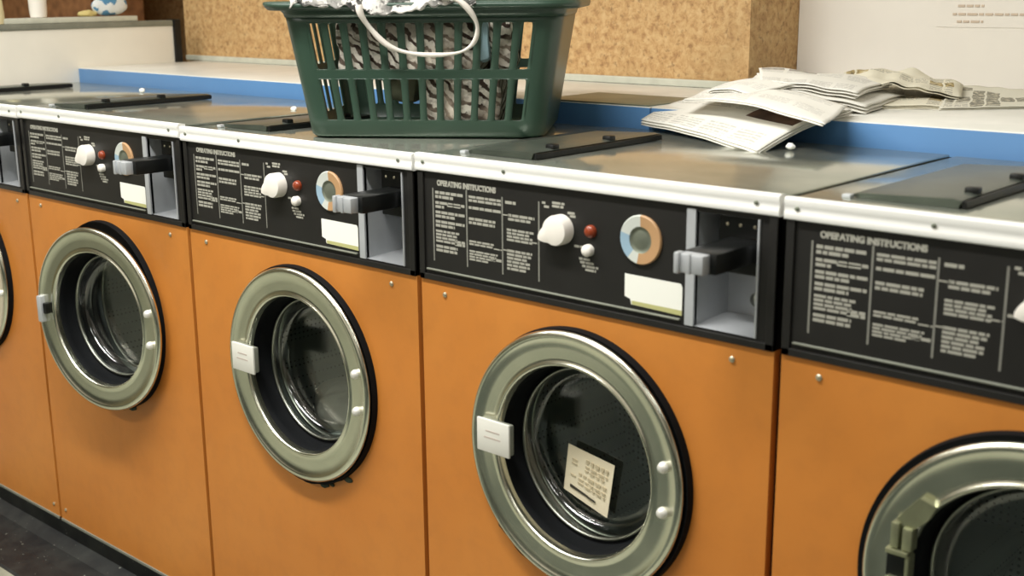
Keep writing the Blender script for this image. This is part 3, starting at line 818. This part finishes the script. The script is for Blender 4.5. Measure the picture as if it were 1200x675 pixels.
# faint printed lines high on the cream wall
bm = bmesh.new(); rnd = random.Random(9)
for r_, (xa, xb, z) in enumerate(((1.745, 1.80, 0.222), (1.735, 2.10, 0.205), (1.745, 1.80, 0.190))):
    x = xa
    while x < xb:
        w_ = min(rnd.uniform(0.008, 0.022), xb - x)
        box(bm, x, x + w_, 1.2065, 1.2085, ZT + z - 0.0022, ZT + z + 0.0022); x += w_ + 0.004
o = obj('wall_print', bm, MT['poster_ink']); tag(o, 'faint brown lines of print high on the cream wall at top right', 'notice')
bm = bmesh.new(); box(bm, 1.70, 2.25, 1.2085, 1.2099, ZT + 0.178, ZT + 0.60)
o2 = obj('notice_sheet', bm, MT['wall'])
o.parent = o2; del o['label']; del o['category']; o.name = 'printed_lines'
tag(o2, 'cream notice sheet with faint brown print on the wall at top right', 'notice')

# partition at the left end of the row
root = empty('partition', (-0.725, 0.3, 0))
def PB(name, m, x0, x1, y0, y1, z0, z1, bev=0.002):
    bm = bmesh.new(); box(bm, x0 + 0.725, x1 + 0.725, y0 - 0.3, y1 - 0.3, z0, z1, bev); return obj(name, bm, m, root, smooth=30)
PB('panel', MT['partition'], -0.745, -0.712, -0.30, 0.890, 0.0, ZT + 0.160)
PB('top_rail', MT['rail'], -0.750, -0.707, -0.30, 0.888, ZT + 0.160, ZT + 0.177)
PB('end_post', MT['black_plastic'], -0.748, -0.704, 0.890, 0.915, ZT + 0.043, ZT + 0.180)
tag(root, 'low white partition with a grey top rail and black end at the left of the row', 'partition')
bm = bmesh.new(); box(bm, -0.765, -0.712, 0.33, 0.765, ZT + 0.1775, ZT + 0.1935, 0.002)
tag(obj('pale_board', bm, MT['board'], smooth=30), 'pale narrow board lying on the grey rail of the partition', 'board')
# things on the board
bm = bmesh.new()
lathe(bm, [(0.006, 0.0), (0.0235, 0.001), (0.0250, 0.02), (0.0270, 0.08), (0.0285, 0.12), (0.0285, 0.17), (0.018, 0.19), (0.012, 0.20), (0.012, 0.215)], (-0.742, 0.452, ZT + 0.194), 28, axis='z', close='end')
tag(obj('white_bottle', bm, MT['white'], smooth=40), 'white plastic bottle standing on the pale board, at top left', 'bottle')
pk = cloth_blob('detergent_packet', (-0.740, 0.685, ZT + 0.228), (0.024, 0.060, 0.036), [MT['packet_white'], MT['packet_blue']], 3, 0.25, 'crumpled white and blue packet on the pale board at top left', 'packet', sub=4, freq=16, flat=ZT + 0.195)
for p in pk.data.polygons:
    if noise.noise(p.center * 38) > 0.08: p.material_index = 1
cloth_blob('yellow_rag', (-0.738, 0.610, ZT + 0.203), (0.018, 0.030, 0.011), MT['yellow_cloth'], 8, 0.4, 'small yellowish rag on the pale board beside the blue and white packet', 'rag', sub=4, freq=30, flat=ZT + 0.1945)
bm = bmesh.new()
lathe(bm, [(0.006, 0.0), (0.021, 0.001), (0.022, 0.03), (0.019, 0.07), (0.012, 0.085), (0.012, 0.10)], (-0.732, 0.318, ZT + 0.1775), 24, axis='z', close='end')
tag(obj('cream_bottle', bm, MT['cream'], smooth=40), 'cream bottle on the grey rail at the very left edge', 'bottle')
# brown boarded cupboard on the far side, seen above the partition
root = empty('brown_cupboard', (-1.9, 1.6, 0))
for nm, m, a in (('carcass', MT['brown'], (-2.98, -2.0, 1.35, 1.58, 0.0, 1.75)),):
    bm = bmesh.new(); box(bm, a[0] + 1.9, a[1] + 1.9, a[2] - 1.6, a[3] - 1.6, a[4], a[5], 0.004); obj(nm, bm, m, root)
for xa in (-2.975, -2.485):
    bm = bmesh.new(); box(bm, xa + 1.9, xa + 0.475 + 1.9, 1.335 - 1.6, 1.35 - 1.6, 0.08, 1.72, 0.004); obj('cupboard_door', bm, MT['brown'], root)
tag(root, 'brown wooden cupboard behind the partition at top left', 'cupboard')

# ------------------------------------------------------------------ laundry basket
BC = Vector((1.209, 0.1650)); BA = math.radians(35.2)
bu = Vector((math.cos(BA), math.sin(BA), 0)); bv = Vector((-math.sin(BA), math.cos(BA), 0))
BH = 0.240
BD = 0.32
def basket_pt(sx, sy, h, out=0.0):
    """sx,sy in plan direction units of the half sizes"""
    return None
def plan(a, b, r):
    """closed path of a rounded rectangle: list of (kind, x, y) stations; 12 cells on the long sides, 7 on the short"""
    st = []
    def corner(cx, cy, a0):
        for i in range(1, 6):
            t = math.radians(a0 + 90 * i / 6)
            st.append(('c', cx + r * math.cos(t), cy + r * math.sin(t)))
    nl, ns = 12, 7
    for i in range(nl + 1): st.append(('L' if i < nl else 'c', -(a - r) + 2 * (a - r) * i / nl, -b))
    corner(a - r, -(b - r), -90)
    for i in range(ns + 1): st.append(('S' if i < ns else 'c', a, -(b - r) + 2 * (b - r) * i / ns))
    corner(a - r, b - r, 0)
    for i in range(nl + 1): st.append(('L' if i < nl else 'c', (a - r) - 2 * (a - r) * i / nl, b))
    corner(-(a - r), b - r, 90)
    for i in range(ns + 1): st.append(('S' if i < ns else 'c', -a, (b - r) - 2 * (b - r) * i / ns))
    corner(-(a - r), -(b - r), 180)
    return st
bm = bmesh.new()
bc3 = Vector((BC.x, BC.y, 0)) + bv * (BD / 2)
def ring_at(h, extra=0.0):
    t = h / BH
    a = 0.217 + 0.040 * t + extra; b = BD / 2 + 0.026 * t + extra; r = 0.038 + 0.006 * t + extra
    return [(k, Vector((x, y, h))) for k, x, y in plan(a, b, r)]
levels = [0.0, 0.004, 0.030, 0.106, 0.121, 0.205, 0.216]
slots = {2: True, 4: True}
rings = [ring_at(0.0, -0.004)] + [ring_at(h) for h in levels[1:]]
N = len(rings[0])
V = [[bm.verts.new(p) for k, p in R_] for R_ in rings]
for li in range(len(levels) - 1):
    for i in range(N):
        j = (i + 1) % N
        kind = rings[0][i][0]
        q = [V[li][i], V[li][j], V[li + 1][j], V[li + 1][i]]
        if li in slots and (kind == 'L' or (kind == 'S' and rings[0][i][1].x < 0)):
            P00, P10, P11, P01 = [v.co.copy() for v in q]
            def bl(u, v): return P00.lerp(P10, u).lerp(P01.lerp(P11, u), v)
            hu, hv = 0.30, 0.485
            inner, outer = [], []
            n = 24
            hw = (P10 - P00).length; hh = (P01 - P00).length
            for s in range(n):
                a = 2 * PI * s / n + PI / 4
                cx_, sx_ = math.cos(a), math.sin(a)
                # superellipse hole = rounded rectangle
                e = 0.22
                xi = math.copysign(abs(cx_) ** e, cx_) * hu; yi = math.copysign(abs(sx_) ** e, sx_) * hv
                m_ = max(abs(cx_), abs(sx_))
                inner.append(bm.verts.new(bl(0.5 + xi, 0.5 + yi)))
                outer.append((0.5 + 0.5 * cx_ / m_, 0.5 + 0.5 * sx_ / m_))
            ov = [bm.verts.new(bl(*p)) for p in outer]
            for s in range(n):
                bm.faces.new([inner[s], inner[(s + 1) % n], ov[(s + 1) % n], ov[s]])
        else:
            bm.faces.new(q)
bm.faces.new(V[0])
bmesh.ops.remove_doubles(bm, verts=bm.verts, dist=0.0003)
broot = empty('laundry_basket', (bc3.x, bc3.y, ZT + 0.004), BA)
o = obj('basket_body', bm, MT['basket'], broot, smooth=45)
md = o.modifiers.new('s', 'SOLIDIFY'); md.thickness = 0.0028; md.offset = -1
bm = bmesh.new()
R5 = [ring_at(0.214, 0.000), ring_at(0.2215, 0.0012), ring_at(0.2285, 0.0025), ring_at(0.2345, 0.0045), ring_at(0.2385, 0.010), ring_at(0.2400, 0.017), ring_at(0.2385, 0.0230), ring_at(0.2345, 0.0245), ring_at(0.2285, 0.0235), ring_at(0.2275, 0.020)]
for R_ in R5:
    for q, (k, p) in enumerate(R_):
        if p.x < -0.2: p.x -= 0.012 * max(0, (p.z - 0.221) / 0.018)
V = [[bm.verts.new(p) for k, p in R_] for R_ in R5]
for A, B in zip(V, V[1:]):
    for i in range(N): bm.faces.new([A[i], A[(i + 1) % N], B[(i + 1) % N], B[i]])
o = obj('basket_rim', bm, MT['basket'], broot, smooth=50)
md = o.modifiers.new('s', 'SOLIDIFY'); md.thickness = 0.003; md.offset = 0
tag(broot, 'dark green plastic laundry basket with slotted sides standing on the machine tops', 'laundry basket')

def bw(s, t, h):
    """basket space (s along the long side from centre, t depth from centre, h height) -> world"""
    p = bc3 + bu * s + bv * t
    return Vector((p.x, p.y, ZT + 0.004 + h))

def drape(name, mat, prof, s0, s1, label, cat, seed, amp=0.008, nx=70, thick=0.004, edge=None, dip=None):
    """cloth following a profile of (t,h) points, extruded along the basket's long side, with folds"""
    bm = bmesh.new(); uvs = []
    pr_ = spline([(p[0], p[1], 0) for p in prof], 7)
    g = []
    for i in range(nx + 1):
        s = s0 + (s1 - s0) * i / nx
        col = []
        for j, p in enumerate(pr_):
            f = j / (len(pr_) - 1)
            w = noise.noise(Vector((s * 22 + seed, f * 3, seed))) ; w2 = noise.noise(Vector((s * 60, f * 7, seed * 2)))
            ss = s + 0.015 * noise.noise(Vector((s * 9, f * 4, seed + 5)))
            tt = p.x + amp * w; hh = p.y + amp * (w * 0.6 + 0.7 * w2)
            if edge is not None and j < 6: hh += edge * w2 * (6 - j) / 6
            if dip and j < 8: hh -= dip[2] * math.exp(-((s - dip[0]) / dip[1]) ** 2) * (8 - j) / 8
            v = bw(ss, tt, hh); col.append(bm.verts.new(v))
        g.append(col)
    for i in range(nx):
        for j in range(len(pr_) - 1): bm.faces.new([g[i][j], g[i + 1][j], g[i + 1][j + 1], g[i][j + 1]])
    o = obj(name, bm, mat, smooth='all')
    md = o.modifiers.new('s', 'SOLIDIFY'); md.thickness = thick; md.offset = 0
    if label: tag(o, label, cat)
    return o

# laundry inside: a striped knit filling the middle, touching the front wall
def heap(name, mat, s0, s1, t0, t1, h0, h1, label, seed, cat='laundry', amp=0.012):
    bm = bmesh.new()
    bmesh.ops.create_cube(bm, size=1.0)
    bmesh.ops.subdivide_edges(bm, edges=bm.edges, cuts=28, use_grid_fill=True)
    for v in bm.verts:
        c = v.co * 2
        n = c.normalized() if c.length else c
        k = max(abs(c.x), abs(c.y), abs(c.z))
        c = c.lerp(n * k * 1.25, 0.38)
        s = (s0 + s1) / 2 + c.x * (s1 - s0) / 2; t = (t0 + t1) / 2 + c.y * (t1 - t0) / 2; h = (h0 + h1) / 2 + c.z * (h1 - h0) / 2
        q = Vector((s, t, h)) * 16 + Vector((seed, seed * 2, 0))
        d = noise.noise(q) + 0.5 * noise.noise(q * 2.4); d2 = abs(noise.noise(q * 1.3 + Vector((5, 5, 5))))
        s += amp * d; t += amp * (d - d2 * 1.4 + 0.2); h += amp * 0.8 * d
        v.co = bw(s, t, max(h, 0.012))
    o = obj(name, bm, mat, smooth='all'); tag(o, label, cat); return o
heap('striped_knit', MT['plaid'], -0.165, 0.112, -0.155, 0.05, 0.105, 0.225, 'brown and cream striped knitwear filling the upper middle of the green basket', 1, amp=0.010)
heap('flecked_garment', MT['plaid'], -0.010, 0.140, -0.142, 0.03, 0.012, 0.118, 'flecked brown garment low in the green basket, filling its middle slots', 4, amp=0.009)
heap('olive_garment', MT['green_grey'], -0.075, -0.02, -0.120, 0.04, 0.06, 0.118, 'olive garment low in the middle of the green basket', 6, amp=0.010)
heap('blue_towel', MT['pale_blue'], 0.094, 0.118, -0.166, -0.10, 0.135, 0.212, 'pale blue towel edge showing through an upper slot of the green basket', 3, amp=0.003)
heap('crumpled_knit', MT['plaid'], 0.118, 0.160, -0.150, -0.03, 0.120, 0.222, 'end of a grey striped sleeve in the upper right slots of the green basket', 9, amp=0.009)

# flecked white cotton bag hanging over the front rim with its drawstring
bag = drape('laundry_bag', MT['spot'], [(-0.212, 0.236), (-0.208, 0.245), (-0.200, 0.250), (-0.165, 0.262), (-0.10, 0.272), (0.0, 0.275), (0.10, 0.262), (0.14, 0.246)], -0.225, 0.105, None, None, 2, 0.005, 90, 0.005, edge=0.007, dip=(-0.055, 0.07, 0.017))
tag(bag, 'white flecked cotton bag with hanging drawstring, over the rim of the green basket', 'laundry bag')
cord = [(-0.098, -0.222, 0.235), (-0.094, -0.222, 0.218), (-0.080, -0.212, 0.194), (-0.055, -0.206, 0.168), (-0.022, -0.202, 0.154), (0.025, -0.202, 0.149), (0.072, -0.202, 0.153), (0.098, -0.206, 0.168), (0.108, -0.214, 0.192), (0.103, -0.222, 0.214), (0.086, -0.228, 0.236), (0.060, -0.226, 0.250), (0.02, -0.205, 0.262)]
bm = bmesh.new(); pts = spline([bw(*p) for p in cord], 8)
tube(bm, pts, [0.0030 + 0.0030 * abs(i / len(pts) - 0.5) * 2 + 0.0008 * math.sin(i * 0.35) for i in range(len(pts))], 10)
obj('drawstring', bm, MT['cord'], bag, smooth='all')

# ------------------------------------------------------------------ newspapers
NM1 = news_mat('newsprint_a', 1.0, 4, 26, 0.84, (238, 235, 226), (110, 84, 66), 0.6)
NM2 = news_mat('newsprint_b', 5.0, 4, 20, 0.92, (238, 235, 226), (140, 132, 112), 0.45)
NM3 = news_mat('newsprint_c', 9.0, 8, 22, 0.5, (226, 220, 200), (176, 150, 80), 0.85)
NM4 = news_mat('newsprint_d', 12.0, 8, 18, 0.35, (220, 216, 200), (110, 106, 90), 0.7)
def paper(name, cs, mat, label, layers=2, gap=0.003, amp=0.004, sag=0.0, seed=0, bulge=(0, 0), nx=30, ny=20, curl=None, wr=7, photo=None):
    cs = [Vector((c[0], c[1], c[2] + ZT)) for c in cs]
    allbm = bmesh.new(); uvl = allbm.loops.layers.uv.new('UVMap')
    for L in range(layers):
        g = []
        off = Vector((random.uniform(-0.004, 0.004), random.uniform(-0.003, 0.003), -L * gap))
        for j in range(ny + 1):
            row = []
            for i in range(nx + 1):
                u, v = i / nx, j / ny
                p = cs[0].lerp(cs[1], u).lerp(cs[3].lerp(cs[2], u), v) + off * (1 if L else 0)
                w = noise.noise(Vector((u * wr * 0.5, v * wr * 0.4, seed))) * amp
                z = w + bulge[0] * math.sin(PI * u) + bulge[1] * math.sin(PI * v) * (1 - 0.3 * u)
                if curl: z += curl * (u ** 4) * (1 - v)
                row.append(allbm.verts.new((p.x, p.y, p.z + z)))
            g.append(row)
        for j in range(ny):
            for i in range(nx):
                f = allbm.faces.new([g[j][i], g[j][i + 1], g[j + 1][i + 1], g[j + 1][i]])
                for lp, (a, b) in zip(f.loops, ((i, j), (i + 1, j), (i + 1, j + 1), (i, j + 1))): lp[uvl].uv = (a / nx, b / ny)
                if photo and L == 0 and photo[0] <= i / nx < photo[1] and photo[2] <= j / ny < photo[3]: f.material_index = 1
    o = obj(name, allbm, [mat, MT['photo']], smooth='all')
    md = o.modifiers.new('s', 'SOLIDIFY'); md.thickness = 0.0014; md.offset = 0
    return tag(o, label, 'newspaper')
paper('newspaper', [(1.440, 0.510, 0.022), (1.787, 0.352, 0.006), (1.825, 0.600, 0.058), (1.452, 0.715, 0.050)], NM1,
      'folded newspaper hanging down over the blue ledge front onto the machine top', 3, 0.0045, 0.003, seed=1, bulge=(0.006, 0.012), photo=(0.62, 0.94, 0.40, 0.80))
paper('newspaper', [(1.542, 0.500, 0.066), (1.892, 0.376, 0.052), (1.830, 0.570, 0.062), (1.545, 0.640, 0.080)], NM2,
      'newspaper with a pointed white corner sticking out past the blue ledge front', 2, 0.003, 0.004, seed=2, bulge=(0.014, 0.004))
paper('newspaper', [(1.570, 0.530, 0.078), (1.672, 0.510, 0.080), (1.700, 0.640, 0.092), (1.560, 0.650, 0.090)], NM2,
      'small turned-over newspaper fold on the left of the pile, with a dark curl', 2, 0.004, 0.003, seed=3, bulge=(0.008, 0.004))
paper('newspaper', [(1.623, 0.560, 0.082), (1.822, 0.655, 0.058), (1.769, 0.932, 0.055), (1.487, 0.852, 0.090)], NM2,
      'plain white newspaper in the middle of the pile, under the raised upper sheets', 3, 0.006, 0.006, seed=4, bulge=(0.006, 0.004))
paper('newspaper', [(1.640, 0.600, 0.096), (1.802, 0.660, 0.080), (1.737, 0.933, 0.082), (1.540, 0.760, 0.108)], NM1,
      'topmost sheet of the newspaper pile, next to the corner of the chipboard boxing', 3, 0.005, 0.005, seed=5, bulge=(0.004, 0.006))
paper('newspaper', [(1.738, 0.730, 0.054), (1.912, 0.835, 0.047), (1.800, 1.150, 0.052), (1.600, 1.080, 0.066)], NM3,
      'flat newspaper on the ledge under the crumpled yellowish one', 3, 0.003, 0.004, seed=6)
paper('newspaper', [(1.700, 0.800, 0.078), (1.880, 0.930, 0.058), (1.800, 1.130, 0.068), (1.610, 0.980, 0.092)], NM3,
      'crumpled newspaper with yellowish pictures in front of the cream wall', 2, 0.004, 0.012, seed=7, bulge=(0.012, 0.006), wr=12)
paper('newspaper', [(1.893, 0.800, 0.0475), (2.060, 0.985, 0.0475), (1.960, 1.185, 0.056), (1.780, 1.130, 0.064)], NM4,
      'dark printed newspaper lying flat at the right end of the pile', 3, 0.003, 0.003, seed=8, wr=12)

# small white scraps on the machine tops
for i, (x, y, lb) in enumerate(((-0.131, 0.41, 'tiny white scrap on the machine top near the left end of the blue ledge'),
                                (1.812, 0.415, 'tiny white scrap on the machine top beside the hanging newspaper'),
                                (0.612, 0.335, 'small white scrap just left of the green basket'))):
    cloth_blob('paper_scrap', (x, y, ZT + 0.009), (0.0075, 0.006, 0.0055), MT['scrap'], 20 + i, 0.5, lb, 'paper scrap', grp='paper scraps on the machine tops', sub=3, freq=90)

# ------------------------------------------------------------------ light
w = bpy.data.worlds.new('World'); SC.world = w; w.use_nodes = True
w.node_tree.nodes['Background'].inputs[0].default_value = (0.8, 0.85, 0.8, 1)
w.node_tree.nodes['Background'].inputs[1].default_value = 0.15
def area(name, loc, sx, sy, power, col, rot=(0, 0, 0)):
    l = bpy.data.lights.new(name, 'AREA'); l.shape = 'RECTANGLE'; l.size = sx; l.size_y = sy; l.energy = power; l.color = col
    o = bpy.data.objects.new(name, l); COL.objects.link(o); o.location = loc; o.rotation_euler = rot
    return o
WARM = (1.0, 0.99, 0.95)
for x, p in ((-0.3, 26), (1.35, 56), (3.4, 7)):
    area('tube_and_fill_light', (x, -0.75, 2.55), 1.5, 0.16, p, WARM)
area('tube_and_fill_light', (-1.9, 0.35, 2.55), 1.2, 0.16, 12, WARM, (0, 0, 0))  # added fill lamp, brightens the wall and cupboard behind the partition
for x, p in ((0.2, 36), (3.0, 9)):
    area('tube_and_fill_light', (x, -2.5, 2.55), 1.5, 0.16, p, WARM)

# ------------------------------------------------------------------ camera
cam = bpy.data.cameras.new('camera'); co = bpy.data.objects.new('camera', cam); COL.objects.link(co)
Rm = [[0.741701187227306, -0.15279681886858754, 0.6530945421675602], [0.6706752922356722, 0.1814387120410622, -0.7192180796929883], [-0.008602397922125693, 0.9714592765095712, 0.2370503592772406]]
M = Matrix(Rm).to_4x4(); M.translation = Vector((2.8149, -1.3714, 0.2622 + ZT))
co.matrix_world = M
cam.sensor_width = 36; cam.lens = 1431.1 / 1200 * 36
cam.clip_start = 0.02
cam.dof.use_dof = True; cam.dof.focus_distance = 2.4; cam.dof.aperture_fstop = 5.0
SC.camera = co
vs = SC.view_settings
vs.view_transform = 'Standard'; vs.look = 'None'; vs.gamma = 1.0; vs.exposure = 0.0; vs.use_curve_mapping = False
SC.display_settings.display_device = 'sRGB'
